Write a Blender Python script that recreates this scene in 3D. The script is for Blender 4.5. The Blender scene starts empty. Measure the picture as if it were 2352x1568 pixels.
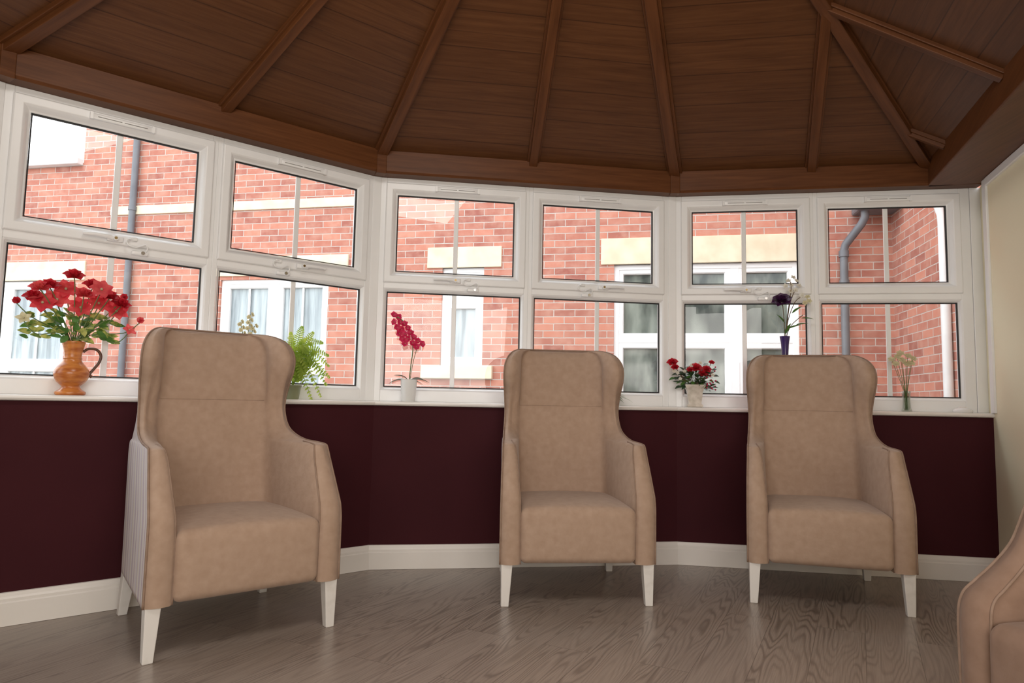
import bpy, bmesh, math, random
from mathutils import Matrix, Vector
random.seed(7)
V = Vector
scene = bpy.context.scene
scene.view_settings.view_transform = 'Standard'
scene.view_settings.look = 'None'

# ------------------------------------------------------------------ materials
def new_mat(name):
    m = bpy.data.materials.new(name); m.use_nodes = True
    nt = m.node_tree; nt.nodes.clear()
    out = nt.nodes.new('ShaderNodeOutputMaterial')
    b = nt.nodes.new('ShaderNodeBsdfPrincipled')
    nt.links.new(b.outputs[0], out.inputs[0])
    return m, nt, b
def N(nt, t, **kw):
    n = nt.nodes.new(t)
    for k, v in kw.items(): setattr(n, k, v)
    return n
def math_n(nt, op, a, b=None):
    n = N(nt, 'ShaderNodeMath', operation=op)
    for i, x in enumerate((a, b)):
        if x is None: continue
        if isinstance(x, (int, float)): n.inputs[i].default_value = x
        else: nt.links.new(x, n.inputs[i])
    return n.outputs[0]
def mixc(nt, f, a, b, blend='MIX'):
    n = N(nt, 'ShaderNodeMix', data_type='RGBA', blend_type=blend)
    for i, x in ((0, f), (6, a), (7, b)):
        if isinstance(x, (int, float)): n.inputs[i].default_value = x
        elif isinstance(x, tuple): n.inputs[i].default_value = (*x, 1)
        else: nt.links.new(x, n.inputs[i])
    return n.outputs[2]
def mat_noise(name, c1, c2, scale=20, rough=.6, bump=.0, detail=4, stretch=(1, 1, 1), lo=.35, hi=.65, metallic=0, sheen=0, bscale=None, transl=0, spec=.5):
    m, nt, b = new_mat(name)
    tc = N(nt, 'ShaderNodeTexCoord'); mp = N(nt, 'ShaderNodeMapping')
    mp.inputs['Scale'].default_value = stretch
    nt.links.new(tc.outputs['Object'], mp.inputs[0])
    no = N(nt, 'ShaderNodeTexNoise'); no.inputs['Scale'].default_value = scale; no.inputs['Detail'].default_value = detail
    nt.links.new(mp.outputs[0], no.inputs['Vector'])
    mr = N(nt, 'ShaderNodeMapRange'); mr.inputs[1].default_value = lo; mr.inputs[2].default_value = hi
    nt.links.new(no.outputs[0], mr.inputs[0])
    col = mixc(nt, mr.outputs[0], c1, c2)
    nt.links.new(col, b.inputs['Base Color'])
    b.inputs['Roughness'].default_value = rough; b.inputs['Metallic'].default_value = metallic
    b.inputs['Specular IOR Level'].default_value = spec
    if sheen: b.inputs['Sheen Weight'].default_value = sheen
    if transl:
        t = N(nt, 'ShaderNodeBsdfTranslucent'); nt.links.new(col, t.inputs[0])
        mx = N(nt, 'ShaderNodeMixShader'); mx.inputs[0].default_value = transl
        nt.links.new(b.outputs[0], mx.inputs[1]); nt.links.new(t.outputs[0], mx.inputs[2])
        nt.links.new(mx.outputs[0], [n for n in nt.nodes if n.type == 'OUTPUT_MATERIAL'][0].inputs[0])
    if bump:
        src = no
        if bscale:
            src = N(nt, 'ShaderNodeTexNoise'); src.inputs['Scale'].default_value = bscale; src.inputs['Detail'].default_value = 5
            nt.links.new(mp.outputs[0], src.inputs['Vector'])
        bp = N(nt, 'ShaderNodeBump'); bp.inputs['Strength'].default_value = bump; bp.inputs['Distance'].default_value = .004
        nt.links.new(src.outputs[0], bp.inputs['Height']); nt.links.new(bp.outputs[0], b.inputs['Normal'])
    return m

SUEDE = mat_noise('tan_suede', (.395, .270, .196), (.450, .318, .238), scale=30, rough=.85, bump=.18, detail=15, lo=.3, hi=.72, sheen=.15, bscale=80, spec=.2)
SUEDE_SHADE = mat_noise('shaded_tan_suede', (.24, .150, .105), (.28, .180, .130), scale=30, rough=.85, bump=.18, detail=15, lo=.3, hi=.72, sheen=.1, bscale=80, spec=.2)  # tan suede with the nearest chair's shade put into its colour
PIPING = mat_noise('tan_piping', (.24, .155, .108), (.30, .20, .145), scale=30, rough=.7)
LEGW = mat_noise('painted_white_leg', (.78, .75, .72), (.64, .60, .56), scale=14, rough=.45, lo=.55, hi=.8)
UPVC = mat_noise('white_upvc', (.87, .87, .87), (.84, .84, .84), scale=3, rough=.28)
SILLM = mat_noise('sill_gloss', (.82, .79, .75), (.78, .75, .71), scale=3, rough=.3)
SKIRT = mat_noise('baseboard_gloss', (.84, .80, .75), (.80, .76, .71), scale=3, rough=.35)
MAROON = mat_noise('maroon_paint', (.044, .0065, .010), (.050, .0078, .0115), scale=2.5, rough=.75, bump=.06, bscale=150, spec=.18)
CREAM = mat_noise('cream_paint', (.93, .88, .66), (.91, .85, .63), scale=2, rough=.7)
BLACK = mat_noise('black_gasket', (.012, .012, .014), (.02, .02, .02), scale=10, rough=.6)
SLOT = mat_noise('vent_slot_grey', (.25, .24, .22), (.3, .29, .27), scale=10, rough=.6)
CHROME = mat_noise('chrome', (.6, .6, .6), (.7, .7, .7), scale=10, rough=.2, metallic=1)
BRASS = mat_noise('brass_lock', (.30, .20, .10), (.35, .25, .12), scale=10, rough=.3, metallic=1)
STONE = mat_noise('cream_stone', (.66, .56, .40), (.76, .67, .50), scale=6, rough=.85)
GREYP = mat_noise('grey_plastic', (.12, .125, .14), (.16, .165, .18), scale=5, rough=.45)
WHITEP = mat_noise('white_pipe', (.7, .7, .7), (.78, .78, .78), scale=5, rough=.4)
PAVE = mat_noise('paving', (.32, .30, .28), (.42, .40, .37), scale=3, rough=.9)
GLASSY = mat_noise('curtained_pane', (.22, .26, .28), (.44, .50, .52), scale=3, rough=.12, stretch=(6, 6, .5), lo=.35, hi=.65)
DARKPANE = mat_noise('dark_pane', (.05, .065, .06), (.26, .29, .25), scale=2.6, rough=.08, stretch=(2, 2, .7), lo=.4, hi=.7)
RED = mat_noise('red_petal', (.50, .006, .022), (.68, .025, .045), scale=40, rough=.55, transl=.35)
PINKRED = mat_noise('coral_petal', (.70, .04, .065), (.82, .13, .13), scale=25, rough=.55, transl=.35)
MAGENTA = mat_noise('magenta_petal', (.58, .008, .07), (.75, .035, .15), scale=60, rough=.5, transl=.35)
PURPLE = mat_noise('purple_petal', (.035, .006, .035), (.07, .012, .07), scale=40, rough=.5)
WHITEF = mat_noise('white_petal', (.78, .75, .64), (.84, .82, .74), scale=40, rough=.6, transl=.4)
CREAMF = mat_noise('cream_petal', (.64, .58, .36), (.74, .70, .48), scale=40, rough=.6, transl=.4)
GREEN = mat_noise('green_leaf', (.05, .14, .025), (.11, .25, .045), scale=25, rough=.5, transl=.4)
DKGREEN = mat_noise('dark_green_leaf', (.012, .04, .014), (.03, .075, .025), scale=25, rough=.4, transl=.2)
VARIEG = mat_noise('variegated_leaf', (.12, .22, .03), (.52, .52, .14), scale=35, rough=.5, lo=.42, hi=.6, transl=.35)
FERN = mat_noise('fern_green', (.28, .44, .05), (.52, .64, .12), scale=18, rough=.5, transl=.5)
STEM = mat_noise('stem_green', (.09, .14, .04), (.14, .20, .07), scale=25, rough=.6)
BROWNSTEM = mat_noise('brown_stem', (.08, .045, .02), (.13, .08, .035), scale=25, rough=.6)
POTW = mat_noise('white_ceramic', (.82, .82, .81), (.78, .78, .77), scale=5, rough=.25)
POTS = mat_noise('pale_stone_pot', (.58, .53, .45), (.78, .73, .65), scale=30, rough=.7, bump=.4)
POTG = mat_noise('green_glaze', (.20, .22, .12), (.28, .30, .17), scale=10, rough=.3)
VASEP = mat_noise('purple_glass', (.03, .012, .09), (.05, .02, .14), scale=5, rough=.12)
DARKWOOD = mat_noise('dark_wood_handle', (.07, .025, .012), (.12, .045, .02), scale=30, rough=.3)
JUGWOOD = mat_noise('turned_wood', (.60, .22, .055), (.40, .11, .025), scale=9, rough=.25, stretch=(1.5, 1.5, 7), lo=.4, hi=.62)

def stripes(name, cols, period=.11):
    m, nt, b = new_mat(name)
    uv = N(nt, 'ShaderNodeUVMap'); sp = N(nt, 'ShaderNodeSeparateXYZ'); nt.links.new(uv.outputs[0], sp.inputs[0])
    f = math_n(nt, 'FRACT', math_n(nt, 'DIVIDE', sp.outputs[0], period))
    r = N(nt, 'ShaderNodeValToRGB'); r.color_ramp.interpolation = 'CONSTANT'
    els = r.color_ramp.elements
    while len(els) < len(cols): els.new(.5)
    for i, (p, c) in enumerate(cols): els[i].position = p; els[i].color = (*c, 1)
    nt.links.new(f, r.inputs[0]); nt.links.new(r.outputs[0], b.inputs['Base Color'])
    b.inputs['Roughness'].default_value = .85
    return m
STR_L = stripes('lavender_stripe', [(0, (.70, .64, .62)), (.20, (.50, .40, .46)), (.28, (.70, .65, .63)), (.46, (.58, .48, .49)), (.54, (.52, .44, .52)), (.62, (.72, .67, .63)), (.80, (.60, .51, .47)), (.88, (.64, .59, .63))], .20)
STR_R = stripes('red_stripe', [(0, (.42, .02, .04)), (.2, (.55, .35, .36)), (.28, (.30, .012, .03)), (.5, (.50, .08, .10)), (.6, (.60, .48, .48)), (.68, (.38, .015, .03)), (.85, (.16, .02, .05))])

def glass_mat():
    m = bpy.data.materials.new('window_glass'); m.use_nodes = True
    nt = m.node_tree; nt.nodes.clear()
    out = N(nt, 'ShaderNodeOutputMaterial'); mx = N(nt, 'ShaderNodeMixShader')
    t = N(nt, 'ShaderNodeBsdfTransparent'); g = N(nt, 'ShaderNodeBsdfGlossy'); g.inputs['Roughness'].default_value = .0
    fr = N(nt, 'ShaderNodeFresnel'); fr.inputs[0].default_value = 1.5
    t.inputs[0].default_value = (.98, .985, .98, 1)
    nt.links.new(math_n(nt, 'MULTIPLY', fr.outputs[0], 1.2), mx.inputs[0])
    nt.links.new(t.outputs[0], mx.inputs[1]); nt.links.new(g.outputs[0], mx.inputs[2]); nt.links.new(mx.outputs[0], out.inputs[0])
    return m
GLASS = glass_mat()

def wood_ceiling(name, boards=True, base1=(.088, .0325, .0115), base2=(.148, .059, .022)):
    m, nt, b = new_mat(name)
    uv = N(nt, 'ShaderNodeUVMap'); sp = N(nt, 'ShaderNodeSeparateXYZ'); nt.links.new(uv.outputs[0], sp.inputs[0])
    bd = math_n(nt, 'DIVIDE', sp.outputs[1], .20)
    idx = math_n(nt, 'FLOOR', bd); fr = math_n(nt, 'FRACT', bd)
    cb = N(nt, 'ShaderNodeCombineXYZ')
    nt.links.new(math_n(nt, 'ADD', math_n(nt, 'MULTIPLY', sp.outputs[0], 1.6), math_n(nt, 'MULTIPLY', idx, 7.3)), cb.inputs[0])
    nt.links.new(math_n(nt, 'MULTIPLY', sp.outputs[1], 26), cb.inputs[1])
    no = N(nt, 'ShaderNodeTexNoise'); no.inputs['Scale'].default_value = 1.8; no.inputs['Detail'].default_value = 9; no.inputs['Distortion'].default_value = .6; no.inputs['Roughness'].default_value = .6
    nt.links.new(cb.outputs[0], no.inputs['Vector'])
    mr = N(nt, 'ShaderNodeMapRange'); mr.inputs[1].default_value = .3; mr.inputs[2].default_value = .72
    nt.links.new(no.outputs[0], mr.inputs[0])
    col = mixc(nt, mr.outputs[0], base1, base2)
    if boards:
        wn = N(nt, 'ShaderNodeTexWhiteNoise', noise_dimensions='1D'); nt.links.new(idx, wn.inputs['W'])
        col = mixc(nt, math_n(nt, 'MULTIPLY', wn.outputs[0], .2), col, (.062, .023, .009))
        d = math_n(nt, 'ABSOLUTE', math_n(nt, 'SUBTRACT', fr, .5))
        g1 = math_n(nt, 'GREATER_THAN', d, .486)
        d2 = math_n(nt, 'ABSOLUTE', math_n(nt, 'SUBTRACT', fr, .42))
        g2 = math_n(nt, 'MULTIPLY', math_n(nt, 'LESS_THAN', d2, .010), .6)
        g = math_n(nt, 'MAXIMUM', g1, g2)
        col = mixc(nt, math_n(nt, 'MULTIPLY', g, .5), col, (.022, .007, .004))
        bp = N(nt, 'ShaderNodeBump', invert=True); bp.inputs['Strength'].default_value = .4; bp.inputs['Distance'].default_value = .004
        nt.links.new(g, bp.inputs['Height']); nt.links.new(bp.outputs[0], b.inputs['Normal'])
    nt.links.new(col, b.inputs['Base Color']); b.inputs['Roughness'].default_value = .42
    b.inputs['Specular IOR Level'].default_value = .22
    return m
CEIL = wood_ceiling('ceiling_boards')
BEAM = wood_ceiling('beam_wood', False, (.086, .029, .009), (.148, .053, .018))

def floor_mat():
    m, nt, b = new_mat('grey_oak_vinyl')
    tc = N(nt, 'ShaderNodeTexCoord'); mp = N(nt, 'ShaderNodeMapping')
    mp.inputs['Rotation'].default_value = (0, 0, math.radians(-63))
    nt.links.new(tc.outputs['Object'], mp.inputs[0])
    br = N(nt, 'ShaderNodeTexBrick'); br.offset = .37; br.squash = 1
    br.inputs['Color1'].default_value = (0, 0, 0, 1); br.inputs['Color2'].default_value = (1, 1, 1, 1); br.inputs['Mortar'].default_value = (.5, .5, .5, 1)
    br.inputs['Scale'].default_value = 1; br.inputs['Mortar Size'].default_value = .0011; br.inputs['Mortar Smooth'].default_value = 0
    br.inputs['Brick Width'].default_value = 1.22; br.inputs['Row Height'].default_value = .18
    nt.links.new(mp.outputs[0], br.inputs['Vector'])
    sp = N(nt, 'ShaderNodeSeparateXYZ'); nt.links.new(mp.outputs[0], sp.inputs[0])
    rnd = math_n(nt, 'MULTIPLY', br.outputs['Color'], 37.)
    cb = N(nt, 'ShaderNodeCombineXYZ')
    nt.links.new(math_n(nt, 'ADD', math_n(nt, 'MULTIPLY', sp.outputs[0], 1.0), rnd), cb.inputs[0])
    nt.links.new(math_n(nt, 'ADD', math_n(nt, 'MULTIPLY', sp.outputs[1], 10.0), rnd), cb.inputs[1])
    no = N(nt, 'ShaderNodeTexNoise'); no.inputs['Scale'].default_value = 1.0; no.inputs['Detail'].default_value = 1.8; no.inputs['Roughness'].default_value = .3
    nt.links.new(cb.outputs[0], no.inputs['Vector'])
    ring = math_n(nt, 'SINE', math_n(nt, 'MULTIPLY', no.outputs[0], 125))
    ring = math_n(nt, 'POWER', math_n(nt, 'ADD', math_n(nt, 'MULTIPLY', ring, .5), .5), 2.3)
    n2 = N(nt, 'ShaderNodeTexNoise'); n2.inputs['Scale'].default_value = 5; n2.inputs['Detail'].default_value = 7
    mp2 = N(nt, 'ShaderNodeMapping'); mp2.inputs['Scale'].default_value = (1.0, 5, 1); nt.links.new(cb.outputs[0], mp2.inputs[0]); nt.links.new(mp2.outputs[0], n2.inputs['Vector'])
    n3 = N(nt, 'ShaderNodeTexNoise'); n3.inputs['Scale'].default_value = .8; nt.links.new(cb.outputs[0], n3.inputs['Vector'])
    z3 = N(nt, 'ShaderNodeMapRange'); z3.inputs[1].default_value = .40; z3.inputs[2].default_value = .62; z3.inputs[3].default_value = .24; z3.inputs[4].default_value = .78
    nt.links.new(n3.outputs[0], z3.inputs[0])
    col = mixc(nt, math_n(nt, 'MULTIPLY', ring, z3.outputs[0]), (.35, .285, .238), (.11, .082, .067))
    mr = N(nt, 'ShaderNodeMapRange'); mr.inputs[1].default_value = .35; mr.inputs[2].default_value = .7; nt.links.new(n2.outputs[0], mr.inputs[0])
    col = mixc(nt, math_n(nt, 'MULTIPLY', mr.outputs[0], .5), col, (.155, .117, .096))
    col = mixc(nt, math_n(nt, 'MULTIPLY', br.outputs['Color'], .34), col, (.37, .305, .26))
    col = mixc(nt, math_n(nt, 'MULTIPLY', br.outputs['Fac'], .6), col, (.07, .052, .042))
    nt.links.new(col, b.inputs['Base Color']); b.inputs['Roughness'].default_value = .30
    b.inputs['Specular IOR Level'].default_value = .5
    bp = N(nt, 'ShaderNodeBump'); bp.inputs['Strength'].default_value = .06; bp.inputs['Distance'].default_value = .002
    nt.links.new(n2.outputs[0], bp.inputs['Height']); nt.links.new(bp.outputs[0], b.inputs['Normal'])
    return m
FLOORM = floor_mat()

def brick_mat():
    m, nt, b = new_mat('red_brick')
    uv = N(nt, 'ShaderNodeUVMap')
    br = N(nt, 'ShaderNodeTexBrick'); br.offset = .5
    br.inputs['Color1'].default_value = (.52, .205, .14, 1); br.inputs['Color2'].default_value = (.31, .105, .08, 1)
    br.inputs['Mortar'].default_value = (.50, .455, .415, 1)
    br.inputs['Scale'].default_value = 1; br.inputs['Mortar Size'].default_value = .0052; br.inputs['Mortar Smooth'].default_value = .35
    br.inputs['Brick Width'].default_value = .225; br.inputs['Row Height'].default_value = .075; br.inputs['Bias'].default_value = -.05
    nd = N(nt, 'ShaderNodeTexNoise'); nd.inputs['Scale'].default_value = 22; nt.links.new(uv.outputs[0], nd.inputs['Vector'])
    vm = N(nt, 'ShaderNodeVectorMath', operation='SCALE'); vm.inputs[3].default_value = .006; nt.links.new(nd.outputs['Color'], vm.inputs[0])
    va = N(nt, 'ShaderNodeVectorMath', operation='ADD'); nt.links.new(uv.outputs[0], va.inputs[0]); nt.links.new(vm.outputs[0], va.inputs[1])
    nt.links.new(va.outputs[0], br.inputs['Vector'])
    no = N(nt, 'ShaderNodeTexNoise'); no.inputs['Scale'].default_value = 9; no.inputs['Detail'].default_value = 6
    nt.links.new(uv.outputs[0], no.inputs['Vector'])
    mr = N(nt, 'ShaderNodeMapRange'); mr.inputs[1].default_value = .4; mr.inputs[2].default_value = .75; nt.links.new(no.outputs[0], mr.inputs[0])
    col = mixc(nt, math_n(nt, 'MULTIPLY', mr.outputs[0], .5), br.outputs['Color'], (.58, .34, .26))
    nt.links.new(col, b.inputs['Base Color']); b.inputs['Roughness'].default_value = .9
    bp = N(nt, 'ShaderNodeBump', invert=True); bp.inputs['Strength'].default_value = .6; bp.inputs['Distance'].default_value = .008
    nt.links.new(br.outputs['Fac'], bp.inputs['Height']); nt.links.new(bp.outputs[0], b.inputs['Normal'])
    return m
BRICK = brick_mat()

# ------------------------------------------------------------------ mesh builder
class MB:
    def __init__(s): s.v = []; s.f = []; s.m = []; s.uv = {}
    def add(s, verts, faces, mi=0, M=None):
        o = len(s.v)
        for p in verts:
            p = V(p); s.v.append(M @ p if M else p)
        for f in faces: s.f.append([o + i for i in f]); s.m.append(mi)
    def box(s, x0, x1, y0, y1, z0, z1, mi=0, M=None):
        s.add([(x0, y0, z0), (x1, y0, z0), (x1, y1, z0), (x0, y1, z0), (x0, y0, z1), (x1, y0, z1), (x1, y1, z1), (x0, y1, z1)],
              [(0, 3, 2, 1), (4, 5, 6, 7), (0, 1, 5, 4), (1, 2, 6, 5), (2, 3, 7, 6), (3, 0, 4, 7)], mi, M)
    def ring(s, rect, prof, mi=0, M=None):
        x0, x1, z0, z1 = rect; vs = []; n = len(prof)
        for ins, y in prof:
            vs += [(x0 + ins, y, z0 + ins), (x1 - ins, y, z0 + ins), (x1 - ins, y, z1 - ins), (x0 + ins, y, z1 - ins)]
        fs = []
        for k in range(n - 1):
            for j in range(4):
                a, b = k * 4 + j, k * 4 + (j + 1) % 4
                fs.append((a, b, b + 4, a + 4))
        s.add(vs, fs, mi, M)
    def tube(s, pts, r, seg=8, mi=0, M=None, caps=True):
        pts = [V(p) for p in pts]; n = len(pts)
        rs = r if isinstance(r, (list, tuple)) else [r] * n
        vs = []; prev = None
        for i, p in enumerate(pts):
            t = (pts[min(i + 1, n - 1)] - pts[max(i - 1, 0)])
            if t.length < 1e-9: t = V((0, 0, 1))
            t.normalize()
            if prev is None:
                a = V((0, 0, 1)) if abs(t.z) < .9 else V((1, 0, 0))
                u = t.cross(a).normalized()
            else:
                u = (prev - t * prev.dot(t))
                u = u.normalized() if u.length > 1e-6 else t.orthogonal().normalized()
            prev = u; w = t.cross(u)
            for k in range(seg):
                an = 2 * math.pi * k / seg
                vs.append(p + (u * math.cos(an) + w * math.sin(an)) * rs[i])
        fs = []
        for i in range(n - 1):
            for k in range(seg):
                a = i * seg + k; b = i * seg + (k + 1) % seg
                fs.append((a, b, b + seg, a + seg))
        if caps: fs.append(tuple(reversed(range(seg)))); fs.append(tuple((n - 1) * seg + k for k in range(seg)))
        s.add(vs, fs, mi, M)
    def lathe(s, prof, seg=32, mi=0, M=None, sq=0):
        vs = []; n = len(prof)
        for r, z in prof:
            for k in range(seg):
                a = 2 * math.pi * k / seg; c, d = math.cos(a), math.sin(a)
                q = 1.0
                if sq: q = 1 / max(abs(c), abs(d)) * sq + (1 - sq)
                vs.append((r * c * q, r * d * q, z))
        fs = []
        for i in range(n - 1):
            for k in range(seg):
                a = i * seg + k; b = i * seg + (k + 1) % seg
                fs.append((a, b, b + seg, a + seg))
        fs.append(tuple(reversed(range(seg)))); fs.append(tuple((n - 1) * seg + k for k in range(seg)))
        s.add(vs, fs, mi, M)
    def petal(s, base, d, up, L, W, bend=0., cup=.0, mi=0, M=None, point=1.0, n=5):
        base = V(base); d = V(d).normalized(); up = V(up); up = (up - d * up.dot(d))
        up = up.normalized() if up.length > 1e-5 else d.orthogonal().normalized()
        side = d.cross(up); vs = []; fs = []
        for i in range(n + 1):
            t = i / n
            w = W * .5 * (math.sin(math.pi * min(1, t ** .75 * .97 + .03))) ** point + .0004
            c = base + d * (L * t * (1 - .25 * abs(bend) * t)) + up * (bend * L * t * t * .6)
            vs += [c - side * w + up * (cup * w), c, c + side * w + up * (cup * w)]
        for i in range(n):
            a = i * 3
            fs += [(a, a + 1, a + 4, a + 3), (a + 1, a + 2, a + 5, a + 4)]
        s.add(vs, fs, mi, M)
    def rbox(s, sx, sy, sz, r, res=8, mi=0, M=None, fn=None):
        ts = [-1 + 2 * i / res for i in range(res + 1)]
        def coord(t, h):
            e = h - r
            if t <= -.5: return -e - r * (-(t + .5)) * 2
            if t >= .5: return e + r * (t - .5) * 2
            return e * t * 2
        for ax in range(3):
            for sg in (-1, 1):
                vs = []; fs = []
                for i in range(res + 1):
                    for j in range(res + 1):
                        p = [0, 0, 0]; p[ax] = sg * (sx, sy, sz)[ax]
                        a1, a2 = (ax + 1) % 3, (ax + 2) % 3
                        p[a1] = coord(ts[i], (sx, sy, sz)[a1]); p[a2] = coord(ts[j], (sx, sy, sz)[a2])
                        p = V(p)
                        q = V((max(-sx + r, min(sx - r, p.x)), max(-sy + r, min(sy - r, p.y)), max(-sz + r, min(sz - r, p.z))))
                        d = p - q
                        if d.length > 1e-9: p = q + d.normalized() * r
                        if fn: p = fn(p)
                        vs.append(p)
                for i in range(res):
                    for j in range(res):
                        a = i * (res + 1) + j
                        f = (a, a + res + 1, a + res + 2, a + 1)
                        fs.append(f if sg > 0 else tuple(reversed(f)))
                s.add(vs, fs, mi, M)
    def obj(s, name, mats, parent=None, smooth=False, weld=False, angle=None, uvs=None, bevel=0, label=None, fixn=True):
        me = bpy.data.meshes.new(name)
        me.from_pydata([tuple(v) for v in s.v], [], s.f)
        for m in (mats if isinstance(mats, (list, tuple)) else [mats]): me.materials.append(m)
        for p, mi in zip(me.polygons, s.m): p.material_index = mi
        if uvs:
            l = me.uv_layers.new(name='UVMap')
            for p in me.polygons:
                for li, vi in zip(p.loop_indices, p.vertices): l.data[li].uv = uvs(me.vertices[vi].co, p, vi)
        if weld or fixn:
            bm = bmesh.new(); bm.from_mesh(me)
            if weld: bmesh.ops.remove_doubles(bm, verts=bm.verts, dist=1e-5)
            if fixn: bmesh.ops.recalc_face_normals(bm, faces=bm.faces)
            bm.to_mesh(me); bm.free()
        if smooth or angle:
            for p in me.polygons: p.use_smooth = True
            if angle: me.set_sharp_from_angle(angle=math.radians(angle))
        o = bpy.data.objects.new(name, me); scene.collection.objects.link(o)
        if parent: o.parent = parent
        if bevel:
            md = o.modifiers.new('bevel', 'BEVEL'); md.width = bevel; md.segments = 2; md.limit_method = 'ANGLE'
        if label: o['label'] = label
        return o

def root(name, label, category, loc, rotz=0, group=None):
    e = bpy.data.objects.new(name, None); e.empty_display_size = .05
    e.location = loc; e.rotation_euler = (0, 0, rotz)
    scene.collection.objects.link(e)
    e['label'] = label; e['category'] = category
    if group: e['group'] = group
    return e
def struct(o, label=None, cat=None):
    o['kind'] = 'structure'
    if label: o['label'] = label
    if cat: o['category'] = cat
    return o
def off(P, d):
    out = []
    n = len(P)
    def nrm(a, b):
        t = (b - a).normalized(); return V((t.y, -t.x))
    for i in range(n):
        if i == 0: out.append(P[0] + nrm(P[0], P[1]) * d)
        elif i == n - 1: out.append(P[-1] + nrm(P[-2], P[-1]) * d)
        else:
            a = nrm(P[i - 1], P[i]); b = nrm(P[i], P[i + 1]); m = (a + b).normalized()
            out.append(P[i] + m * (d / m.dot(a)))
    return out
def prism(mb, quad, z0, z1, mi=0):
    n = len(quad)
    vs = [(p[0], p[1], z0) for p in quad] + [(p[0], p[1], z1) for p in quad]
    fs = [tuple(range(n)), tuple(range(n, 2 * n))] + [(i, (i + 1) % n, n + (i + 1) % n, n + i) for i in range(n)]
    mb.add(vs, fs, mi)
def sweep(mb, P, prof, mi=0, cap=True):
    lines = [off(P, d) for d, z in prof]; n = len(P); k = len(prof)
    vs = []
    for i in range(n):
        for j in range(k): vs.append((lines[j][i].x, lines[j][i].y, prof[j][1]))
    fs = []
    for i in range(n - 1):
        for j in range(k):
            a = i * k + j; b = i * k + (j + 1) % k
            fs.append((a, b, b + k, a + k))
    if cap: fs.append(tuple(range(k))); fs.append(tuple((n - 1) * k + j for j in range(k)))
    mb.add(vs, fs, mi)

# ------------------------------------------------------------------ camera
p = math.radians(5.1); r = .020
F = V((0, math.cos(p), math.sin(p))); U = V((0, -math.sin(p), math.cos(p))); R = V((1, 0, 0))
X = R * math.cos(r) + U * math.sin(r); Y = U * math.cos(r) - R * math.sin(r); Z = -F
cam = bpy.data.cameras.new('camera'); cam.lens = 24; cam.sensor_width = 36; cam.sensor_fit = 'HORIZONTAL'
co = bpy.data.objects.new('camera', cam); scene.collection.objects.link(co); scene.camera = co
co.matrix_world = Matrix(((X.x, Y.x, Z.x, 0), (X.y, Y.y, Z.y, 0), (X.z, Y.z, Z.z, .905), (0, 0, 0, 1)))
cam.clip_start = .05

# ------------------------------------------------------------------ room shell
W = [V((-2.82, 1.10)), V((-2.16, 2.74)), V((-.80, 3.87)), V((.975, 4.14)), V((2.672, 3.854))]
ZT = 2.195; ZS = .898
sides = ['side', 'left', 'middle', 'right']
dr = V((-.30, -.954)); dr.normalize()
inner = off(W, .12)
outer = off(W, -.10)
wallend = V((2.63, 3.735))
inner[-1] = wallend
for i in range(4):
    mb = MB(); prism(mb, [inner[i], inner[i + 1], outer[i + 1], outer[i]], 0, .874)
    o = mb.obj('wall_' + sides[i], MAROON)
    struct(o, 'dark maroon painted low wall under the windows', 'wall')
    mb = MB()
    prof = [(0, 0.001), (.020, 0.001), (.020, .088), (.016, .093), (.016, .104), (.011, .112), (.006, .125), (0, .127)]
    L = [off(inner, d) for d, z in prof]
    vs = [(L[j][q].x, L[j][q].y, prof[j][1]) for q in (i, i + 1) for j in range(len(prof))]
    k = len(prof); fs = [(j, (j + 1) % k, (j + 1) % k + k, j + k) for j in range(k)] + [tuple(range(k)), tuple(range(k, 2 * k))]
    mb.add(vs, fs)
    struct(mb.obj('baseboard_' + sides[i], SKIRT), 'glossy off-white moulded skirting board', 'baseboard')
mb = MB()
sweep(mb, W, [(-.02, .874), (.135, .874), (.144, .877), (.148, .885), (.145, .893), (.137, ZS), (-.02, ZS)])
struct(mb.obj('trim_1', SILLM), 'off-white rounded window sill running round the bay', 'window sill')
mb = MB()
sweep(mb, W, [(-.12, ZT), (.075, ZT), (.085, ZT + .012), (.085, ZT + .13), (.07, ZT + .142), (.03, ZT + .142), (-.12, ZT + .20)])
def beam_uv(co, p, vi): return (co.x * 1.0 + co.y * .3, co.z)
struct(mb.obj('trim_2', BEAM, uvs=beam_uv), 'stained brown timber beam along the top of the windows', 'beam')
cin = off(W, .085)
tn = 3
for i in (1, 2, 3):
    c = cin[i]; t = ((W[i] - W[i - 1]).normalized() + (W[i + 1] - W[i]).normalized()).normalized()
    M = Matrix.Translation((c.x, c.y, 0)) @ Matrix.Rotation(math.atan2(t.y, t.x), 4, 'Z')
    mb = MB(); mb.box(-.028, .028, -.012, .05, ZT - .006, ZT + .150, M=M)
    struct(mb.obj('trim_%d' % tn, BEAM, uvs=beam_uv, bevel=.004), 'small timber joint cover at the corner of the beam', 'beam'); tn += 1

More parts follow.
